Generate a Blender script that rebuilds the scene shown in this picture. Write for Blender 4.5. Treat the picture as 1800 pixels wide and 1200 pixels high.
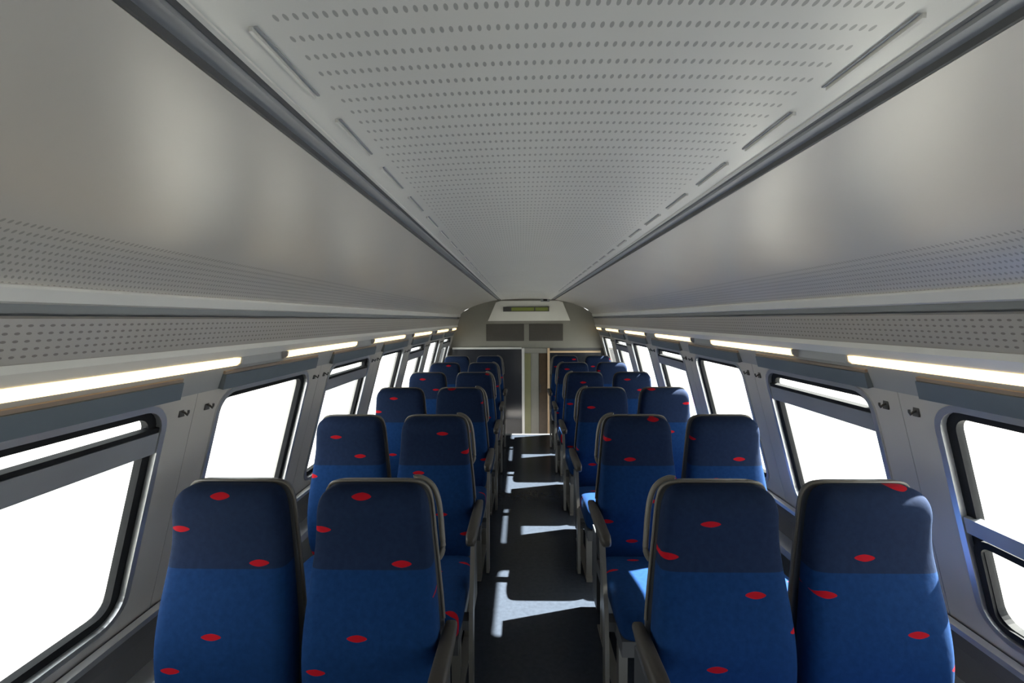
import bpy, bmesh, math, random
from mathutils import Vector, Matrix

random.seed(7)
for o in list(bpy.data.objects):
    bpy.data.objects.remove(o)
SC = bpy.context.scene
C = SC.collection
R = math.radians

# ------------------------------------------------------------------ camera
CX, CZ = -0.064, 1.60
cam_d = bpy.data.cameras.new('camera')
cam_d.lens = 16.0
cam_d.sensor_width = 36.0
cam_d.clip_start = 0.02
cam = bpy.data.objects.new('camera', cam_d)
C.objects.link(cam)
cam.location = (CX, 0, CZ)
cam.rotation_euler = (Matrix.Rotation(R(1.29), 3, 'Z') @ Matrix.Rotation(R(90 - 2.79), 3, 'X')
                      @ Matrix.Rotation(R(-0.30), 3, 'Z')).to_euler()
SC.camera = cam

# ------------------------------------------------------------------ world, sun, exposure
WORLD_STRENGTH = 8.0
SUN_STRENGTH = 140.0
world = bpy.data.worlds.new('overcast_sky')
SC.world = world
world.use_nodes = True
wn = world.node_tree.nodes
wn['Background'].inputs['Color'].default_value = (0.97, 0.98, 1.0, 1)
wn['Background'].inputs['Strength'].default_value = WORLD_STRENGTH

sun_d = bpy.data.lights.new('sun', 'SUN')
sun_d.energy = SUN_STRENGTH
sun_d.angle = R(0.8)
sun_d.color = (1.0, 0.95, 0.88)
sun = bpy.data.objects.new('sun', sun_d)
C.objects.link(sun)
SUN_EL, SUN_AZ = R(41.5), R(16)
sdir = Vector((math.cos(SUN_EL) * math.cos(SUN_AZ), math.cos(SUN_EL) * math.sin(SUN_AZ), math.sin(SUN_EL)))
sun.rotation_euler = sdir.to_track_quat('Z', 'Y').to_euler()
sun.location = (6, 4, 9)

SC.view_settings.view_transform = 'Standard'
SC.view_settings.look = 'None'
SC.view_settings.exposure = -0.45
SC.view_settings.gamma = 1.0
SC.view_settings.use_curve_mapping = False

# ------------------------------------------------------------------ materials
def newmat(name):
    m = bpy.data.materials.new(name)
    m.use_nodes = True
    nt = m.node_tree
    return m, nt, nt.nodes['Principled BSDF']

def N(nt, t, **kw):
    n = nt.nodes.new(t)
    for k, v in kw.items():
        setattr(n, k, v)
    return n

def MATH(nt, op, a, b=None, c=None):
    n = N(nt, 'ShaderNodeMath', operation=op)
    for i, v in enumerate((a, b, c)):
        if v is None:
            continue
        if isinstance(v, (int, float)):
            n.inputs[i].default_value = v
        else:
            nt.links.new(v, n.inputs[i])
    return n.outputs[0]

def MIXC(nt, fac, a, b):
    n = N(nt, 'ShaderNodeMix', data_type='RGBA')
    for i, v in ((0, fac), (6, a), (7, b)):
        if isinstance(v, (int, float)):
            n.inputs[i].default_value = v
        elif isinstance(v, tuple):
            n.inputs[i].default_value = (*v, 1)
        else:
            nt.links.new(v, n.inputs[i])
    return n.outputs[2]

def simple(name, col, rough=0.5, metal=0.0, var=0.12, scale=9.0, coat=0.0, bump=0.0, spec=0.5, coat_rough=0.2):
    m, nt, p = newmat(name)
    tc = N(nt, 'ShaderNodeTexCoord')
    nz = N(nt, 'ShaderNodeTexNoise')
    nz.inputs['Scale'].default_value = scale
    nz.inputs['Detail'].default_value = 5
    nt.links.new(tc.outputs['Object'], nz.inputs['Vector'])
    lo = tuple(c * (1 - var) for c in col)
    hi = tuple(min(1, c * (1 + var)) for c in col)
    nt.links.new(MIXC(nt, nz.outputs['Fac'], lo, hi), p.inputs['Base Color'])
    p.inputs['Roughness'].default_value = rough
    p.inputs['Metallic'].default_value = metal
    p.inputs['Coat Weight'].default_value = coat
    p.inputs['Coat Roughness'].default_value = coat_rough
    p.inputs['Specular IOR Level'].default_value = spec
    if bump:
        b = N(nt, 'ShaderNodeBump')
        b.inputs['Strength'].default_value = bump
        b.inputs['Distance'].default_value = 0.003
        nt.links.new(nz.outputs['Fac'], b.inputs['Height'])
        nt.links.new(b.outputs['Normal'], p.inputs['Normal'])
    return m

def perforated(name, col, hole, axis_a, axis_b, pa, pb, ha, hb, rough=0.4, metal=0.0, lim=None, coat=0.0):
    """rows of small punched holes: cells pa x pb, hole half sizes ha x hb, lim=(axis, max abs, min abs)"""
    m, nt, p = newmat(name)
    tc = N(nt, 'ShaderNodeTexCoord')
    sx = N(nt, 'ShaderNodeSeparateXYZ')
    nt.links.new(tc.outputs['Object'], sx.inputs[0])
    def cell(ax, per):
        v = MATH(nt, 'DIVIDE', sx.outputs[ax], per)
        v = MATH(nt, 'FLOORED_MODULO', v, 1.0)
        v = MATH(nt, 'SUBTRACT', v, 0.5)
        return MATH(nt, 'MULTIPLY', v, per)
    a = MATH(nt, 'DIVIDE', cell(axis_a, pa), ha)
    b = MATH(nt, 'DIVIDE', cell(axis_b, pb), hb)
    d = MATH(nt, 'ADD', MATH(nt, 'MULTIPLY', a, a), MATH(nt, 'MULTIPLY', b, b))
    mask = MATH(nt, 'LESS_THAN', d, 1.0)
    if lim:
        aa = MATH(nt, 'ABSOLUTE', sx.outputs[lim[0]])
        mask = MATH(nt, 'MULTIPLY', mask, MATH(nt, 'LESS_THAN', aa, lim[1]))
        mask = MATH(nt, 'MULTIPLY', mask, MATH(nt, 'GREATER_THAN', aa, lim[2]))
    nz = N(nt, 'ShaderNodeTexNoise')
    nz.inputs['Scale'].default_value = 3
    nt.links.new(tc.outputs['Object'], nz.inputs['Vector'])
    base = MIXC(nt, nz.outputs['Fac'], tuple(c * 0.95 for c in col), tuple(min(1, c * 1.05) for c in col))
    nt.links.new(MIXC(nt, mask, base, hole), p.inputs['Base Color'])
    p.inputs['Roughness'].default_value = rough
    p.inputs['Metallic'].default_value = metal
    p.inputs['Coat Weight'].default_value = coat
    p.inputs['Coat Roughness'].default_value = 0.25
    return m

def fabric_material(name, lo, hi):
    m, nt, p = newmat(name)
    tc = N(nt, 'ShaderNodeTexCoord')
    s = N(nt, 'ShaderNodeSeparateXYZ')
    nt.links.new(tc.outputs['Object'], s.inputs[0])
    def att(nm):
        a = N(nt, 'ShaderNodeAttribute', attribute_type='OBJECT', attribute_name=nm)
        return a.outputs['Fac']
    # the pattern runs up the backrest (z) and on along the cushion (y)
    wz = att('fleck_z')
    vv = MATH(nt, 'SUBTRACT', MATH(nt, 'MULTIPLY', s.outputs[2], wz), MATH(nt, 'MULTIPLY', s.outputs[1], MATH(nt, 'SUBTRACT', 1.0, wz)))
    v = MATH(nt, 'ADD', MATH(nt, 'DIVIDE', MATH(nt, 'SUBTRACT', vv, att('fleck_v')), 0.096), 0.5)
    row = MATH(nt, 'FLOOR', v)
    fv = MATH(nt, 'SUBTRACT', MATH(nt, 'SUBTRACT', v, row), 0.5)
    mm = MATH(nt, 'FLOORED_MODULO', row, 4.0)
    def eq(k, w):
        return MATH(nt, 'MULTIPLY', MATH(nt, 'COMPARE', mm, float(k), 0.2), float(w))
    off = MATH(nt, 'ADD', MATH(nt, 'ADD', eq(3, 3), eq(2, 1)), eq(1, 2))
    x = MATH(nt, 'SUBTRACT', MATH(nt, 'SUBTRACT', s.outputs[0], att('fleck_u')), MATH(nt, 'MULTIPLY', off, 0.118))
    fx = MATH(nt, 'SUBTRACT', MATH(nt, 'FLOORED_MODULO', MATH(nt, 'ADD', MATH(nt, 'DIVIDE', x, 0.472), 0.5), 1.0), 0.5)
    fx = MATH(nt, 'MULTIPLY', fx, 0.472)
    a = MATH(nt, 'DIVIDE', MATH(nt, 'ABSOLUTE', fx), 0.029)
    b = MATH(nt, 'DIVIDE', MATH(nt, 'ABSOLUTE', MATH(nt, 'MULTIPLY', fv, 0.096)), 0.0095)
    d = MATH(nt, 'ADD', MATH(nt, 'POWER', a, 1.6), MATH(nt, 'POWER', b, 1.6))
    mask = MATH(nt, 'LESS_THAN', d, 1.0)
    nz = N(nt, 'ShaderNodeTexNoise')
    nz.inputs['Scale'].default_value = 60
    nz.inputs['Detail'].default_value = 6
    nt.links.new(tc.outputs['Object'], nz.inputs['Vector'])
    base = MIXC(nt, nz.outputs['Fac'], lo, hi)
    col = MIXC(nt, mask, base, (0.29, 0.004, 0.010))
    nt.links.new(col, p.inputs['Base Color'])
    p.inputs['Roughness'].default_value = 0.85
    p.inputs['Specular IOR Level'].default_value = 0.08
    p.inputs['Sheen Weight'].default_value = 0.02
    p.inputs['Sheen Roughness'].default_value = 0.4
    p.inputs['Sheen Tint'].default_value = (0.3, 0.5, 0.9, 1)
    bp = N(nt, 'ShaderNodeBump')
    bp.inputs['Strength'].default_value = 0.25
    bp.inputs['Distance'].default_value = 0.002
    nt.links.new(nz.outputs['Fac'], bp.inputs['Height'])
    nt.links.new(bp.outputs['Normal'], p.inputs['Normal'])
    return m

def glass_material():
    m, nt, p = newmat('window_glass')
    nt.nodes.remove(p)
    out = nt.nodes['Material Output']
    tr = N(nt, 'ShaderNodeBsdfTransparent')
    tr.inputs[0].default_value = (0.95, 0.98, 0.97, 1)
    gl = N(nt, 'ShaderNodeBsdfGlossy')
    gl.inputs['Roughness'].default_value = 0.02
    lw = N(nt, 'ShaderNodeLayerWeight')
    lw.inputs['Blend'].default_value = 0.5
    fac = MATH(nt, 'ADD', MATH(nt, 'MULTIPLY', MATH(nt, 'POWER', lw.outputs['Facing'], 4.0), 0.6), 0.04)
    mx = N(nt, 'ShaderNodeMixShader')
    nt.links.new(fac, mx.inputs[0])
    nt.links.new(tr.outputs[0], mx.inputs[1])
    nt.links.new(gl.outputs[0], mx.inputs[2])
    nt.links.new(mx.outputs[0], out.inputs[0])
    return m

def emissive(name, col, strength, base=(0.8, 0.8, 0.75)):
    m, nt, p = newmat(name)
    p.inputs['Base Color'].default_value = (*base, 1)
    p.inputs['Emission Color'].default_value = (*col, 1)
    p.inputs['Emission Strength'].default_value = strength
    p.inputs['Roughness'].default_value = 0.4
    return m

M = dict(
    fabric=fabric_material('navy_fabric_red_flecks', (0.002, 0.015, 0.062), (0.006, 0.032, 0.108)),
    head_fabric=fabric_material('dark_navy_headrest_fabric', (0.0045, 0.010, 0.028), (0.010, 0.020, 0.052)),
    glass=glass_material(),
    ceil_mid=perforated('perforated_ceiling_metal', (0.66, 0.66, 0.635), (0.36, 0.36, 0.35), 0, 1, 0.0105, 0.036,
                        0.0024, 0.0055, rough=0.30, metal=0.1, lim=(0, 0.325, -1)),
    ceil_side=perforated('satin_side_ceiling', (0.58, 0.56, 0.525), (0.36, 0.345, 0.32), 1, 2, 0.012, 0.012,
                         0.0028, 0.0028, rough=0.30, metal=0.25, lim=(2, 1.775, 0.0)),
    fascia=perforated('perforated_fascia', (0.42, 0.40, 0.37), (0.22, 0.205, 0.185), 1, 2, 0.022, 0.016,
                      0.0055, 0.0028, rough=0.35, metal=0.3, lim=(2, 1.598, 1.525)),
    rail=simple('blue_grey_rail_metal', (0.29, 0.305, 0.325), 0.45, 0.2, 0.06),
    rail_dark=simple('rail_groove', (0.09, 0.094, 0.10), 0.6),
    lip=simple('pale_lip_paint', (0.62, 0.62, 0.60), 0.35, 0.1, 0.05),
    recess=simple('blue_grey_recess', (0.22, 0.24, 0.27), 0.5, 0.1, 0.06),
    wall=simple('grey_wall_laminate', (0.42, 0.405, 0.385), 0.42, 0.1, 0.06, 5),
    wall_low=simple('dark_lower_wall', (0.10, 0.10, 0.105), 0.55),
    header=simple('grey_header', (0.27, 0.28, 0.29), 0.45, 0.1, 0.06),
    alu=simple('brushed_aluminium', (0.62, 0.63, 0.65), 0.32, 0.8, 0.08),
    bar=simple('grey_sash_bar', (0.30, 0.31, 0.33), 0.4, 0.4, 0.08),
    rubber=simple('black_rubber', (0.008, 0.0085, 0.010), 0.7, spec=0.2),
    blind=simple('dark_blue_blind_box', (0.10, 0.125, 0.15), 0.5, 0.1),
    blind_trim=simple('brown_blind_trim', (0.20, 0.16, 0.13), 0.5),
    floor=simple('glossy_dark_floor', (0.026, 0.032, 0.044), 0.20, 0.0, 0.3, 40, spec=0.15),
    shell=simple('charcoal_seat_shell', (0.055, 0.058, 0.065), 0.5),
    trim=simple('taupe_edge_trim', (0.10, 0.091, 0.076), 0.45, 0.1),
    armrest=simple('taupe_armrest', (0.035, 0.030, 0.024), 0.5),
    leg=simple('grey_seat_leg', (0.19, 0.185, 0.175), 0.38, 0.5),
    taupe=simple('taupe_bulkhead', (0.22, 0.215, 0.19), 0.5, 0.0, 0.06),
    pale=simple('pale_bulkhead_panel', (0.68, 0.68, 0.64), 0.42, 0.0, 0.05),
    grille=simple('dark_grille', (0.05, 0.046, 0.04), 0.5),
    grille_slat=simple('grille_slat', (0.075, 0.07, 0.062), 0.45),
    tan=simple('tan_frame', (0.62, 0.45, 0.28), 0.45),
    brown=simple('brown_wood_door', (0.055, 0.033, 0.014), 0.45, 0.0, 0.4, 14),
    olive=simple('olive_strip', (0.20, 0.20, 0.10), 0.5),
    darkglass=simple('smoked_panel', (0.02, 0.022, 0.028), 0.15),
    sign_face=simple('sign_black', (0.045, 0.045, 0.045), 0.35),
    sign_green=emissive('sign_green', (0.12, 0.15, 0.02), 0.35, (0.10, 0.12, 0.03)),
    lamp=emissive('warm_lamp_diffuser', (1.0, 0.70, 0.32), 3.4),
    lamp_body=simple('lamp_body', (0.40, 0.38, 0.36), 0.4, 0.2),
    hook=simple('dark_hook', (0.05, 0.05, 0.05), 0.4, 0.2),
    ground=simple('pale_concrete', (0.20, 0.195, 0.185), 0.9, 0, 0.15, 0.4),
)

# ------------------------------------------------------------------ helpers
def tag(o, label=None, cat=None, group=None, kind=None):
    if label: o['label'] = label
    if cat: o['category'] = cat
    if group: o['group'] = group
    if kind: o['kind'] = kind
    return o

def empty(name, loc=(0, 0, 0)):
    o = bpy.data.objects.new(name, None)
    o.empty_display_size = 0.1
    C.objects.link(o)
    o.location = loc
    return o

def finish(name, bm, mat, parent=None, smooth=False, bevel=0.0, seg=2, recalc=True):
    if bevel:
        bmesh.ops.bevel(bm, geom=[e for e in bm.edges if e.is_manifold and e.calc_face_angle(0) > 0.5],
                        offset=bevel, segments=seg, affect='EDGES', profile=0.6, clamp_overlap=True)
    if recalc:
        bmesh.ops.recalc_face_normals(bm, faces=bm.faces)
    me = bpy.data.meshes.new(name)
    bm.to_mesh(me)
    bm.free()
    me.materials.append(M[mat])
    if smooth:
        for p in me.polygons:
            p.use_smooth = True
        try:
            me.set_sharp_from_angle(angle=R(42))
        except Exception:
            pass
    o = bpy.data.objects.new(name, me)
    C.objects.link(o)
    if parent:
        o.parent = parent
    return o

def add_box(bm, x0, x1, y0, y1, z0, z1):
    vs = [bm.verts.new((x, y, z)) for x in (x0, x1) for y in (y0, y1) for z in (z0, z1)]
    for f in ((0, 1, 3, 2), (4, 6, 7, 5), (0, 4, 5, 1), (2, 3, 7, 6), (0, 2, 6, 4), (1, 5, 7, 3)):
        bm.faces.new([vs[i] for i in f])

def box(name, x0, x1, y0, y1, z0, z1, mat, parent=None, bevel=0.0, smooth=False):
    bm = bmesh.new()
    add_box(bm, x0, x1, y0, y1, z0, z1)
    return finish(name, bm, mat, parent, smooth, bevel)

def add_prism(bm, poly, y0, y1, sx=1):
    """closed (x,z) polygon extruded along y"""
    a = [bm.verts.new((sx * x, y0, z)) for x, z in poly]
    b = [bm.verts.new((sx * x, y1, z)) for x, z in poly]
    n = len(poly)
    for i in range(n):
        bm.faces.new((a[i], a[(i + 1) % n], b[(i + 1) % n], b[i]))
    bm.faces.new(a)
    bm.faces.new(list(reversed(b)))

def prism(name, poly, y0, y1, mat, parent=None, sx=1, smooth=False, bevel=0.0):
    bm = bmesh.new()
    add_prism(bm, poly, y0, y1, sx)
    return finish(name, bm, mat, parent, smooth, bevel)

def add_loft(bm, rings):
    rv = [[bm.verts.new(p) for p in r] for r in rings]
    n = len(rv[0])
    for a, b in zip(rv, rv[1:]):
        for i in range(n):
            bm.faces.new((a[i], a[(i + 1) % n], b[(i + 1) % n], b[i]))
    bm.faces.new(list(reversed(rv[0])))
    bm.faces.new(rv[-1])

def add_tube(bm, pts, r, n=10):
    rings = []
    pts = [Vector(p) for p in pts]
    up = Vector((0, 0, 1))
    for i, p in enumerate(pts):
        t = (pts[min(i + 1, len(pts) - 1)] - pts[max(i - 1, 0)]).normalized()
        a = t.cross(up)
        if a.length < 1e-3:
            a = t.cross(Vector((0, 1, 0)))
        a.normalize()
        b = t.cross(a).normalized()
        rings.append([p + r * (math.cos(2 * math.pi * k / n) * a + math.sin(2 * math.pi * k / n) * b) for k in range(n)])
    add_loft(bm, rings)

def catmull(pts, per=6):
    out = []
    P = [Vector(p) for p in pts]
    for i in range(len(P) - 1):
        p0, p1, p2, p3 = P[max(i - 1, 0)], P[i], P[i + 1], P[min(i + 2, len(P) - 1)]
        for k in range(per):
            t = k / per
            out.append(0.5 * ((2 * p1) + (-p0 + p2) * t + (2 * p0 - 5 * p1 + 4 * p2 - p3) * t * t
                              + (-p0 + 3 * p1 - 3 * p2 + p3) * t ** 3))
    out.append(P[-1])
    return out

def copy_tree(o, parent=None):
    c = o.copy()
    C.objects.link(c)
    c.parent = parent
    for ch in list(o.children):
        copy_tree(ch, c)
    return c

# ------------------------------------------------------------------ dimensions of the coach
Y0, YE = -1.27, 7.28          # back and end of the saloon
PITCH = 0.95                  # window bay
WIN0 = 1.64                  # near edge of window of bay 0
WLEN = 0.685
BAYS = list(range(-3, 6))
TOPX, TOPZ = 1.17, 1.335      # top of the glazed plane (half width, height)
BOTX, BOTZ = 1.35, 0.66
DV = Vector((BOTX - TOPX, BOTZ - TOPZ))
SLEN = DV.length
DV.normalize()
NV = Vector((-DV.y, DV.x))    # outward normal in (x,z)

def wall_pt(sx, s, y, d=0.0):
    """point on the slanted window wall: s down from the window head, d outwards"""
    x = TOPX + DV.x * s + NV.x * d
    z = TOPZ + DV.y * s + NV.y * d
    return Vector((sx * x, y, z))

# ------------------------------------------------------------------ ground outside, floor
g = box('ground', -40, 40, -40, 50, -2.6, -2.5, 'ground')
tag(g, 'pale sunlit concrete ground outside the coach windows', 'ground', kind='structure')

FE = 6.27                      # the floor ends here in the aisle, stairs go down
fl = empty('floor')
tag(fl, 'glossy dark blue-black coach floor along the aisle', 'floor', kind='structure')
box('floor_sheet', -1.42, 1.42, Y0, FE, -0.05, 0.0, 'floor', fl)
box('floor_sheet', -1.42, -0.34, FE, YE, -0.05, 0.0, 'floor', fl)
box('floor_sheet', 0.40, 1.42, FE, YE, -0.05, 0.0, 'floor', fl)
st = empty('staircase', (0, FE, 0))
tag(st, 'short dark stairs going down beyond the bright metal nosing', 'stairs', kind='structure')
for i in range(3):
    y0 = i * 0.28
    box('step', -0.335, 0.395, y0, y0 + (0.28 if i < 2 else 0.44), -0.17 * (i + 1) - 0.05, -0.17 * (i + 1), 'floor', st)
box('nosing', -0.335, 0.395, -0.055, 0.0, 0.001, 0.008, 'alu', st, 0.002)
box('stair_side', -0.36, -0.34, 0.0, 1.0, -0.62, -0.05, 'wall_low', st)
box('stair_side', 0.40, 0.42, 0.0, 1.0, -0.62, -0.05, 'wall_low', st)

# ------------------------------------------------------------------ side walls
def rrect(y0, y1, s0, s1, r, nc=6, inset=0.0):
    y0 += inset; y1 -= inset; s0 += inset; s1 -= inset
    r = max(0.004, r - inset)
    pts = []
    for (cy, cs, a0) in ((y1 - r, s0 + r, -90), (y1 - r, s1 - r, 0), (y0 + r, s1 - r, 90), (y0 + r, s0 + r, 180)):
        for k in range(nc + 1):
            a = R(a0 + 90 * k / nc)
            pts.append((cy + r * math.cos(a), cs + r * math.sin(a)))
    return pts

def to_rect(pts, y0, y1, s0, s1, nc=6):
    """outline of the surrounding rectangle with the same number of points as rrect"""
    out = []
    corners = ((y1, s0), (y1, s1), (y0, s1), (y0, s0))
    for q in range(4):
        cy, cs = corners[q]
        for k in range(nc + 1):
            py, ps = pts[q * (nc + 1) + k]
            t = k / nc
            if q == 0:
                p = (py, s0) if t < 0.5 else (y1, ps)
            elif q == 1:
                p = (y1, ps) if t < 0.5 else (py, s1)
            elif q == 2:
                p = (py, s1) if t < 0.5 else (y0, ps)
            else:
                p = (y0, ps) if t < 0.5 else (py, s0)
            if k == nc // 2:
                p = (cy, cs)
            out.append(p)
    return out

def ring_solid(bm, sx, outer, inner, d0, d1):
    """solid frame between two outlines (y,s), from depth d0 to d1"""
    n = len(outer)
    oa = [bm.verts.new(wall_pt(sx, s, y, d0)) for y, s in outer]
    ob = [bm.verts.new(wall_pt(sx, s, y, d1)) for y, s in outer]
    ia = [bm.verts.new(wall_pt(sx, s, y, d0)) for y, s in inner]
    ib = [bm.verts.new(wall_pt(sx, s, y, d1)) for y, s in inner]
    for i in range(n):
        j = (i + 1) % n
        bm.faces.new((oa[i], oa[j], ia[j], ia[i]))
        bm.faces.new((ob[i], ib[i], ib[j], ob[j]))
        bm.faces.new((ia[i], ia[j], ib[j], ib[i]))
        bm.faces.new((oa[i], ob[i], ob[j], oa[j]))

def slab(name, sx, y0, y1, s0, s1, d0, d1, mat, parent, bevel=0.0):
    bm = bmesh.new()
    vs = [bm.verts.new(wall_pt(sx, s, y, d)) for y in (y0, y1) for s in (s0, s1) for d in (d0, d1)]
    for f in ((0, 1, 3, 2), (4, 6, 7, 5), (0, 4, 5, 1), (2, 3, 7, 6), (0, 2, 6, 4), (1, 5, 7, 3)):
        bm.faces.new([vs[i] for i in f])
    return finish(name, bm, mat, parent, False, bevel)

SMAX = SLEN + 0.06
SIDE = {-1: 'left', 1: 'right'}
for sx in (-1, 1):
    w = empty('wall_' + SIDE[sx])
    tag(w, 'grey inward-leaning coach side wall with rounded window openings, ' +
        ('on the grey-framed partition side' if sx < 0 else 'on the tan-framed partition side'), 'wall', kind='structure')
    # window panels, one per bay
    for k in BAYS:
        a = WIN0 + PITCH * k
        ya, yb = a - 0.13, a - 0.13 + PITCH
        if k == BAYS[0]:
            ya = Y0
        if k == BAYS[-1]:
            yb = YE
        inner = rrect(a, a + WLEN, 0.0, SLEN, 0.075)
        outer = to_rect(inner, ya + 0.001, yb - 0.001, -0.02, SMAX)
        bm = bmesh.new()
        ring_solid(bm, sx, outer, inner, 0.0, 0.06)
        finish('wall_panel', bm, 'wall', w)
    # lower wall
    b = wall_pt(1, SMAX, 0, 0)
    bo = wall_pt(1, SMAX, 0, 0.06)
    prism('lower_wall', [(b.x, b.z), (1.385, 0.50), (1.39, 0.0), (1.46, 0.0), (1.46, 0.55), (bo.x, bo.z)], Y0, YE, 'wall_low', w, sx)
    prism('heater_duct', [(1.30, 0.04), (1.30, 0.36), (1.315, 0.385), (1.386, 0.40), (1.386, 0.04)], Y0, YE, 'alu', w, sx)
    prism('ledge', [(b.x - 0.012, b.z + 0.006), (b.x - 0.03, b.z - 0.004), (b.x - 0.03, b.z - 0.022), (b.x + 0.003, b.z - 0.022)],
          Y0, YE, 'alu', w, sx)
    # header above the windows
    t = wall_pt(1, -0.02, 0, 0)
    to = wall_pt(1, -0.02, 0, 0.06)
    prism('header', [(t.x, t.z), (1.135, 1.432), (1.135, 1.50), (1.22, 1.50), (to.x, to.z)], Y0, YE, 'header', w, sx)
    prism('lamp_channel', [(1.114, 1.465), (1.092, 1.494), (1.095, 1.512), (1.135, 1.512), (1.135, 1.465)], Y0, YE, 'lip', w, sx)
    prism('fascia', [(1.098, 1.512), (1.068, 1.606), (1.075, 1.612), (1.15, 1.612), (1.15, 1.512)], Y0, YE, 'fascia', w, sx)
    prism('recess', [(1.100, 1.612), (1.100, 1.655), (1.16, 1.655), (1.16, 1.612)], Y0, YE, 'recess', w, sx)

# ------------------------------------------------------------------ ceiling
ce = empty('ceiling')
tag(ce, 'grey satin coach ceiling with perforated middle and curved side panels', 'ceiling', kind='structure')
RI, RO, RZ = 0.390, 0.456, 1.907
# middle panel: slight arch, thick
nA = 16
mid = [(-RI + 2 * RI * i / nA, RZ + 0.004 + 0.014 * (1 - (2 * i / nA - 1) ** 2)) for i in range(nA + 1)]
poly = mid + [(RI, RZ + 0.09), (-RI, RZ + 0.09)]
PAN = 4.27
prism('ceiling_middle_panel', poly, Y0, 5.296, 'ceil_mid', ce, smooth=True)
prism('ceiling_middle_panel', poly, 5.304, YE, 'ceil_mid', ce, smooth=True)
box('ceiling_joint', -RI, RI, 5.2965, 5.3035, RZ + 0.020, RZ + 0.085, 'rail_dark', ce)
# side panels
ctrl = [(RO, 0, RZ), (0.58, 0, 1.884), (0.72, 0, 1.850), (0.86, 0, 1.803), (0.97, 0, 1.748), (1.03, 0, 1.700), (1.052, 0, 1.672)]
cur = [(p.x, p.z) for p in catmull(ctrl, 6)]
for sx in (-1, 1):
    back = [(x + 0.03, z + 0.05) for x, z in reversed(cur)]
    prism('ceiling_side_panel', cur + back, Y0, YE, 'ceil_side', ce, sx, smooth=True)
    prism('panel_lip', [(1.046, 1.672), (1.046, 1.666), (1.056, 1.640), (1.066, 1.636), (1.10, 1.645), (1.16, 1.657), (1.16, 1.70), (1.09, 1.70)],
          Y0, YE, 'lip', ce, sx)
    # slots along the middle panel's edges
    y = 0.27 - 7 * 0.225
    n = 0
    while y < 5.1:
        if y > Y0 + 0.02:
            zc = RZ + 0.004 + 0.014 * (1 - (0.347 / RI) ** 2)
            box('air_slot', 0.345 if sx > 0 else -0.3485, 0.3485 if sx > 0 else -0.345, y, y + 0.15, zc - 0.002, zc + 0.01, 'rail', ce)
            box('slot_lip', 0.3505 if sx > 0 else -0.3545, 0.3545 if sx > 0 else -0.3505, y, y + 0.15, zc - 0.0055, zc + 0.01, 'lip', ce)
        y += 0.225

# the two dark rails beside the middle panel
for i, sx in enumerate((-1, 1)):
    tr = empty('trim_%d' % (i + 1))
    tag(tr, 'dark blue-grey grooved ceiling rail, ' + ('on the grey-framed partition side' if sx < 0 else 'on the tan-framed partition side'),
        'rail', kind='structure')
    prism('rail_back', [(RI, RZ + 0.010), (RO, RZ + 0.010), (RO, RZ + 0.07), (RI, RZ + 0.07)], Y0, YE, 'rail', tr, sx)
    prism('rail_edge', [(RI - 0.002, RZ + 0.001), (RI + 0.003, RZ - 0.001), (RI + 0.003, RZ + 0.011), (RI - 0.002, RZ + 0.011)], Y0, YE, 'lip', tr, sx)
    prism('rail_ridge', [(RI + 0.024, RZ + 0.002), (RI + 0.030, RZ + 0.002), (RI + 0.032, RZ + 0.0105), (RI + 0.022, RZ + 0.0105)], Y0, YE, 'rail', tr, sx)
    prism('rail_groove', [(RI + 0.004, RZ + 0.006), (RI + 0.021, RZ + 0.006), (RI + 0.021, RZ + 0.0105), (RI + 0.004, RZ + 0.0105)], Y0, YE, 'rail_dark', tr, sx)
    prism('rail_edge', [(RO - 0.006, RZ + 0.0), (RO + 0.001, RZ + 0.001), (RO + 0.001, RZ + 0.011), (RO - 0.006, RZ + 0.011)], Y0, YE, 'rail_dark', tr, sx)

# roof closing slab so no daylight leaks in
rf = prism('roof', [(-1.2, 1.60), (-1.14, 1.83), (-0.6, 2.02), (0.6, 2.02), (1.14, 1.83), (1.2, 1.60), (1.26, 1.60), (1.2, 1.87),
                    (0.62, 2.07), (-0.62, 2.07), (-1.2, 1.87), (-1.26, 1.60)], Y0 - 0.05, YE + 0.4, 'recess')
tag(rf, 'coach roof above the ceiling panels', 'roof', kind='structure')

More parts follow.
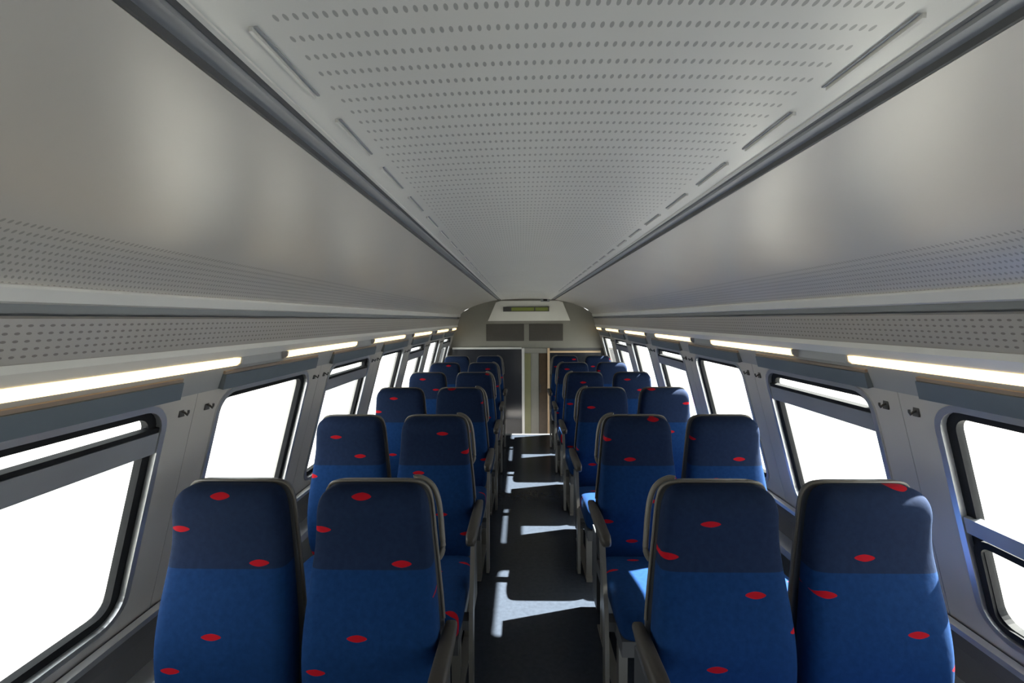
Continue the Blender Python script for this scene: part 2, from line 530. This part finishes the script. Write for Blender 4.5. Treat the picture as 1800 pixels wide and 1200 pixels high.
# ------------------------------------------------------------------ windows
WN = 0
ORD = ['', '']
for sx in (-1, 1):
    for k in BAYS:
        WN += 1
        a, b = WIN0 + PITCH * k, WIN0 + PITCH * k + WLEN
        kind = 'plain'
        if sx < 0 and k % 2 == 1:
            kind = 'sash'
        if sx > 0 and k % 2 == 0:
            kind = 'sash'
        if sx > 0 and k == -1:
            kind = 'drop'
        w = empty('window_%d' % WN)
        side = 'grey-framed' if sx < 0 else 'tan-framed'
        desc = {'plain': 'undivided coach window', 'sash': 'coach window with narrow top light and grey bar',
                'drop': 'coach window with low grey sash bar'}[kind]
        nth = ['nearest', 'second', 'third', 'fourth', 'fifth', 'sixth', 'seventh', 'eighth', 'ninth'][5 - k]
        tag(w, '%s, %s %s end wall, %s partition side' % (desc, nth, 'to' if k == 5 else 'from', side), 'window', kind='structure')
        o1 = rrect(a, b, 0.0, SLEN, 0.075, inset=-0.016)
        i1 = rrect(a, b, 0.0, SLEN, 0.075, inset=0.004)
        bm = bmesh.new(); ring_solid(bm, sx, o1, i1, -0.006, 0.012); finish('window_frame', bm, 'alu', w)
        i2 = rrect(a, b, 0.0, SLEN, 0.075, inset=0.032)
        o2 = rrect(a, b, 0.0, SLEN, 0.075, inset=0.0)
        bm = bmesh.new(); ring_solid(bm, sx, o2, i2, 0.013, 0.036); finish('gasket', bm, 'rubber', w)
        # glass
        bm = bmesh.new()
        gl = rrect(a, b, 0.0, SLEN, 0.075, inset=0.010)
        fa = [bm.verts.new(wall_pt(sx, s, y, 0.024)) for y, s in gl]
        fb = [bm.verts.new(wall_pt(sx, s, y, 0.029)) for y, s in gl]
        bm.faces.new(fa); bm.faces.new(list(reversed(fb)))
        for i in range(len(fa)):
            j = (i + 1) % len(fa)
            bm.faces.new((fa[i], fb[i], fb[j], fa[j]))
        finish('pane', bm, 'glass', w)
        if kind == 'sash':
            slab('sash_bar', sx, a + 0.006, b - 0.006, 0.082, 0.150, -0.002, 0.0225, 'bar', w, 0.004)
            slab('sash_seal', sx, a + 0.006, b - 0.006, 0.066, 0.081, 0.0, 0.0225, 'rubber', w)
        if kind == 'drop':
            slab('sash_bar', sx, a + 0.006, b - 0.006, 0.345, 0.395, -0.002, 0.0225, 'bar', w, 0.004)
            bm = bmesh.new()
            ring_solid(bm, sx, rrect(a, b, 0.396, SLEN, 0.06, inset=0.008), rrect(a, b, 0.396, SLEN, 0.06, inset=0.03), 0.004, 0.0225)
            finish('sash_seal', bm, 'rubber', w)
        # roller blind box under the header
        bb = slab('blind_box', sx, a - 0.03, b + 0.03, -0.078, -0.022, -0.020, 0.0, 'blind', w, 0.006)
        slab('blind_trim', sx, a - 0.03, b + 0.03, -0.090, -0.079, -0.016, 0.0, 'blind_trim', w, 0.002)

# ------------------------------------------------------------------ light strips above the windows
for sx in (-1, 1):
    for q in range(-2, 5):
        y0 = 2.0 + 1.2 * q
        y1 = min(y0 + 0.88, YE - 0.02)
        y0 = max(y0, Y0 + 0.05)
        if y1 - y0 < 0.1:
            continue
        L = empty('light_strip', (sx * 1.12, (y0 + y1) / 2, 1.455))
        nth = ['nearest to', 'second from', 'third from', 'fourth from', 'fifth from', 'sixth from', 'seventh from'][4 - q]
        tag(L, 'warm glowing strip lamp above windows, %s end wall, %s partition side' % (nth, 'grey-framed' if sx < 0 else 'tan-framed'),
            'lamp', 'warm strip lamps above the windows')
        h = (y1 - y0) / 2
        ox, oz = 1.12, 1.455
        prism('diffuser', [(1.112 - ox, 1.462 - oz), (1.116 - ox, 1.444 - oz), (1.128 - ox, 1.434 - oz), (1.134 - ox, 1.434 - oz), (1.134 - ox, 1.462 - oz)],
              -h + 0.012, h - 0.012, 'lamp', L, sx)
        for e in (-1, 1):
            ya, yb = sorted((e * h, e * (h - 0.0118)))
            prism('end_cap', [(1.109 - ox, 1.464 - oz), (1.114 - ox, 1.441 - oz), (1.128 - ox, 1.431 - oz), (1.1345 - ox, 1.431 - oz), (1.1345 - ox, 1.464 - oz)],
                  ya, yb, 'lamp_body', L, sx)

# ------------------------------------------------------------------ coat hooks on the pillars
for sx in (-1, 1):
    for k in range(0, 6):
        yc = WIN0 + PITCH * k - 0.13
        nth = ['nearest to', 'second from', 'third from', 'fourth from', 'fifth from', 'sixth from'][5 - k]
        for dy in (-0.06, 0.06):
            p = wall_pt(sx, 0.035, yc + dy, 0)
            hk = empty('coat_hook', p)
            tag(hk, 'dark coat hook on pillar %s end wall, %s one of pair, %s side' % (nth, 'farther' if dy < 0 else 'closer', 'grey-framed' if sx < 0 else 'tan-framed'),
                'hook', 'coat hooks on the window pillars')
            bm = bmesh.new()
            add_box(bm, -0.004, 0.002, -0.011, 0.011, -0.014, 0.014)
            finish('hook_plate', bm, 'hook', hk, False, 0.002)
            bm = bmesh.new()
            add_tube(bm, [(-sx * 0.003, 0, 0.004), (-sx * 0.012, 0, 0.0), (-sx * 0.02, 0, -0.008), (-sx * 0.024, 0, 0.0), (-sx * 0.025, 0, 0.008)], 0.0035, 8)
            finish('hook_arm', bm, 'hook', hk, True)

# ------------------------------------------------------------------ end wall
we = empty('wall_end')
tag(we, 'taupe end wall of the coach with bulkhead above the stairs', 'wall', kind='structure')
outline = [(1.30, 1.14), (1.20, 1.335), (1.15, 1.50), (1.12, 1.64), (1.03, 1.71), (0.86, 1.81), (0.72, 1.86), (0.456, 1.92), (0.2, 1.95),
           (-0.2, 1.95), (-0.456, 1.92), (-0.72, 1.86), (-0.86, 1.81), (-1.03, 1.71), (-1.12, 1.64), (-1.15, 1.50), (-1.20, 1.335), (-1.30, 1.14)]
prism('bulkhead', outline, YE, YE + 0.06, 'taupe', we)
prism('pale_panel', [(-0.61, 1.575), (0.70, 1.575), (0.58, 1.87), (0.50, 1.893), (-0.40, 1.893), (-0.48, 1.87)], YE - 0.02, YE - 0.0005, 'pale', we, bevel=0.004)
for x0, x1 in ((-0.64, -0.035), (0.045, 0.585)):
    gr = box('grille', x0, x1, YE - 0.012, YE - 0.0005, 1.255, 1.525, 'grille', we)
    zz = 1.268
    while zz < 1.515:
        box('grille_slat', x0 + 0.008, x1 - 0.008, YE - 0.018, YE - 0.0125, zz, zz + 0.010, 'grille_slat', gr)
        zz += 0.021
# lower partitions
def partition(name, x0, x1, ztop, frame, label, full):
    p = empty(name, ((x0 + x1) / 2, YE - 0.03, 0))
    tag(p, label, 'partition')
    hw = (x1 - x0) / 2
    box('panel', -hw, hw, -0.012, 0.012, 0.002, ztop - 0.03, 'darkglass', p)
    box('top_rail', -hw, hw, -0.02, 0.02, ztop - 0.029, ztop, frame, p, 0.003)
    return p
partition('end_partition', -1.18, -0.075, 1.155, 'lip', 'dark end partition with pale grey top rail and post', True)
partition('end_partition', 0.375, 1.18, 1.095, 'tan', 'dark end partition with tan wooden top rail and post', True)
box('post', -0.072, -0.030, YE - 0.05, YE + 0.0, -0.5, 1.139, 'lip', we)
box('post', 0.338, 0.372, YE - 0.05, YE + 0.0, -0.5, 1.139, 'tan', we)
box('lintel', -0.029, 0.337, YE - 0.04, YE, 1.06, 1.139, 'taupe', we)
box('end_wall_lower', -1.45, -0.36, YE + 0.0, YE + 0.06, 0.0, 1.139, 'wall_low', we)
box('end_wall_lower', 0.42, 1.45, YE + 0.0, YE + 0.06, 0.0, 1.139, 'wall_low', we)
dr = empty('door_1', (0.154, YE - 0.01, -0.52))
tag(dr, 'narrow brown door with grey glazed strip at the foot of the stairs', 'door', kind='structure')
box('door_leaf', 0.05, 0.181, -0.005, 0.02, 0.012, 1.575, 'brown', dr, 0.003)
box('door_glass', -0.08, 0.045, 0.002, 0.012, 0.012, 1.575, 'taupe', dr)
box('door_stile', -0.181, -0.083, -0.005, 0.02, 0.012, 1.575, 'olive', dr, 0.003)
box('door_handle', 0.06, 0.075, -0.035, -0.0055, 0.95, 1.08, 'hook', dr, 0.003)

sg = empty('destination_display', (0, YE - 0.02, 1.76))
tag(sg, 'slim dark display with glowing olive green lettering band on bulkhead', 'display')
box('display_case', -0.365, 0.365, -0.025, -0.0005, -0.038, 0.038, 'sign_face', sg, 0.004)
box('display_segment', -0.235, 0.125, -0.0285, -0.0255, -0.026, 0.026, 'sign_green', sg)
box('display_segment', 0.145, 0.345, -0.0285, -0.0255, -0.026, 0.026, 'sign_green', sg)
cm = empty('smoke_detector', (0.30, YE - 0.04, 1.905))
tag(cm, 'small dark detector box above the green display', 'detector')
box('detector_body', -0.07, 0.07, -0.04, 0.019, -0.030, 0.022, 'bar', cm, 0.006)
box('detector_lens', -0.03, 0.03, -0.046, -0.0405, -0.018, 0.010, 'rubber', cm, 0.002)

wb = prism('wall_back', [(-1.46, -0.05), (1.46, -0.05), (1.46, 0.6), (1.28, 1.4), (1.14, 1.7), (0.5, 2.0), (-0.5, 2.0), (-1.14, 1.7), (-1.28, 1.4), (-1.46, 0.6)],
           Y0 - 0.05, Y0, 'wall')
tag(wb, 'grey back wall of the coach behind the camera', 'wall', kind='structure')
box('stair_bottom_wall', -0.36, 0.42, YE + 0.02, YE + 0.06, -0.62, 1.139, 'wall_low', we)

# ------------------------------------------------------------------ seats
ROWP = 0.94
ROW1 = 1.345
ROWS = 6

def section(hw, yf, yb, z, n=28, e=0.28, tilt=0.0):
    """rounded rectangle cross-section in the xy plane at height z"""
    pts = []
    cy, hd = (yf + yb) / 2, (yb - yf) / 2
    for i in range(n):
        a = 2 * math.pi * i / n
        c, s = math.cos(a), math.sin(a)
        x = hw * math.copysign(abs(c) ** e, c)
        y = cy + hd * math.copysign(abs(s) ** (e * 1.6), s)
        pts.append((x, y, z))
    return pts

# height, half width, front of the cushion (towards the sitter), back
BACK = [(0.43, 0.182, -0.100, -0.02), (0.50, 0.194, -0.118, -0.005), (0.60, 0.197, -0.124, 0.0), (0.68, 0.195, -0.120, 0.006),
        (0.76, 0.189, -0.106, 0.010), (0.83, 0.182, -0.088, 0.014), (0.88, 0.177, -0.075, 0.017), (0.94, 0.171, -0.063, 0.019),
        (1.00, 0.166, -0.064, 0.020), (1.04, 0.162, -0.070, 0.020), (1.07, 0.156, -0.066, 0.018), (1.09, 0.146, -0.056, 0.015),
        (1.103, 0.130, -0.042, 0.010), (1.110, 0.106, -0.024, 0.003)]

def smooth_rows(rows, per=3):
    out = []
    P = rows
    for i in range(len(P) - 1):
        p0, p1, p2, p3 = P[max(i - 1, 0)], P[i], P[i + 1], P[min(i + 2, len(P) - 1)]
        for k in range(per):
            t = k / per
            out.append(tuple(0.5 * ((2 * b) + (-a + c) * t + (2 * a - 5 * b + 4 * c - d) * t * t + (-a + 3 * b - 3 * c + d) * t ** 3)
                             for a, b, c, d in zip(p0, p1, p2, p3)))
    out.append(P[-1])
    return out

def z_ok(r):
    return r[0] >= 0.8799

def make_seat(aisle, sx):
    """seat facing -y; sx: -1 on the left of the aisle, +1 on the right. aisle side is -sx."""
    s = -sx                        # direction of the aisle in local x
    t = empty('passenger_seat')
    bm = bmesh.new()
    rows = smooth_rows(BACK)
    add_loft(bm, [section(hw, yf, yb, z) for z, hw, yf, yb in rows if z < 0.881])
    finish('backrest', bm, 'fabric', t, True)
    bm = bmesh.new()
    hr = [r for r in rows if z_ok(r)]
    add_loft(bm, [section(hw, yf, yb, z) for z, hw, yf, yb in hr])
    finish('headrest', bm, 'head_fabric', t, True)
    # hard shell behind and its edge trim
    bm = bmesh.new()
    sh = [(z + 0.004 if z > 0.5 else z - 0.05, hw + 0.004, yb + 0.001, yb + 0.026) for z, hw, yf, yb in rows]
    add_loft(bm, [section(hw, yf, yb, z) for z, hw, yf, yb in sh])
    finish('back_shell', bm, 'shell', t, True)
    pts = []
    prof = [(hw + 0.004, yb + 0.004, z + 0.002) for z, hw, yf, yb in rows if z > 0.66]
    path = [(-x, y, z) for x, y, z in prof] + [(0, prof[-1][1], prof[-1][2])] + [(x, y, z) for x, y, z in reversed(prof)]
    bm = bmesh.new()
    add_tube(bm, path, 0.005, 8)
    finish('edge_trim', bm, 'trim', t, True)
    # cushion
    bm = bmesh.new()
    rings = []
    cu = [(-0.575, 0.170, 0.365, 0.430), (-0.565, 0.184, 0.345, 0.448), (-0.535, 0.194, 0.335, 0.460), (-0.45, 0.197, 0.335, 0.466),
          (-0.30, 0.197, 0.335, 0.456), (-0.18, 0.196, 0.335, 0.446), (-0.10, 0.19, 0.340, 0.44)]
    for y, hw, z0, z1 in smooth_rows(cu, 2):
        rings.append([(x, y, z) for x, z, _ in section(hw, z0, z1, 0, 24, 0.3)])
    add_loft(bm, rings)
    finish('seat_cushion', bm, 'fabric', t, True)
    box('seat_frame', -0.185, 0.185, -0.55, 0.06, 0.270, 0.334, 'shell', t, 0.008)
    box('sun_gap_blocker', -0.185, 0.185, 0.061, 0.20, 0.06, 0.46, 'shell', t, 0.012)  # unseen block added behind the seat base to narrow the floor's sun streak
    # legs
    for yy in (-0.46, -0.06):
        bm = bmesh.new()
        xx = s * 0.165
        add_box(bm, xx - 0.018, xx + 0.018, yy - 0.022, yy + 0.022, 0.012, 0.270)
        finish('leg', bm, 'leg', t, False, 0.005)
    xx = s * 0.165
    box('foot_rail', xx - 0.022, xx + 0.022, -0.52, 0.02, 0.0, 0.0118, 'leg', t, 0.003)
    # arm rest
    if aisle:
        ax = s * 0.222
        bm = bmesh.new()
        rg = []
        for y, hw, z0, z1 in [(-0.425, 0.012, 0.655, 0.672), (-0.415, 0.020, 0.644, 0.684), (-0.38, 0.024, 0.640, 0.690), (-0.20, 0.024, 0.640, 0.690),
                              (-0.05, 0.022, 0.640, 0.684), (0.012, 0.018, 0.645, 0.675)]:
            rg.append([(ax + x, y, z) for x, z, _ in section(hw, z0, z1, 0, 16, 0.5)])
        add_loft(bm, rg)
        finish('armrest', bm, 'armrest', t, True)
        # side frame: post from the seat frame up to the arm rest, leaning, and its foot
        bm = bmesh.new()
        rg = [[(ax + dx, y + dy, z) for dx, dy in ((-0.009, -0.03), (0.009, -0.03), (0.009, 0.03), (-0.009, 0.03))]
              for y, z in ((-0.42, 0.012), (-0.41, 0.20), (-0.39, 0.36), (-0.34, 0.50), (-0.30, 0.638))]
        add_loft(bm, rg)
        finish('side_post', bm, 'leg', t, False, 0.003)
        bm = bmesh.new()
        add_box(bm, min(s * 0.186, ax - s * 0.0095), max(s * 0.186, ax - s * 0.0095), -0.43, -0.37, 0.29, 0.33)
        finish('side_bracket', bm, 'shell', t)
        # grab handle round the aisle-side shoulder
        hp = [(s * 0.182, 0.030, 0.86), (s * 0.194, 0.034, 0.885), (s * 0.192, 0.038, 0.93), (s * 0.188, 0.042, 0.98), (s * 0.182, 0.044, 1.03),
              (s * 0.170, 0.044, 1.072), (s * 0.150, 0.042, 1.098), (s * 0.124, 0.038, 1.112), (s * 0.108, 0.032, 1.112)]
        bm = bmesh.new()
        add_tube(bm, [tuple(p) for p in catmull(hp, 3)], 0.009, 10)
        finish('grab_handle', bm, 'trim', t, True)
    return t

ORDN = ['nearest to', 'second from', 'third from', 'fourth from', 'fifth from', 'sixth from']
FLECK = {(-1, 'w'): (-0.012, 1.088), (-1, 'a'): (-0.025, 1.088), (1, 'a'): (-0.038, 1.015), (1, 'w'): (-0.035, 0.92)}
for sx in (-1, 1):
    for kind, cx in (('a', 0.508), ('w', 0.938)):
        proto = make_seat(kind == 'a', sx)
        for r in range(ROWS):
            o = proto if r == 0 else copy_tree(proto)
            o.location = (sx * cx, ROW1 + ROWP * r, 0)
            tag(o, 'navy red-flecked %s seat, row %s end wall, %s partition side' % (
                'aisle' if kind == 'a' else 'window', ORDN[ROWS - 1 - r], 'grey-framed' if sx < 0 else 'tan-framed'),
                'seat', 'navy passenger seats')
            fu, fv = FLECK[(sx, kind)]
            if r > 0:
                fu, fv = random.uniform(-0.2, 0.2), random.uniform(0.8, 1.1)
            for ch in o.children:
                if ch.name.startswith(('backrest', 'headrest', 'seat_cushion')):
                    ch['fleck_u'] = fu
                    ch['fleck_v'] = fv
                    ch['fleck_z'] = 0.0 if ch.name.startswith('seat_cushion') else 1.0
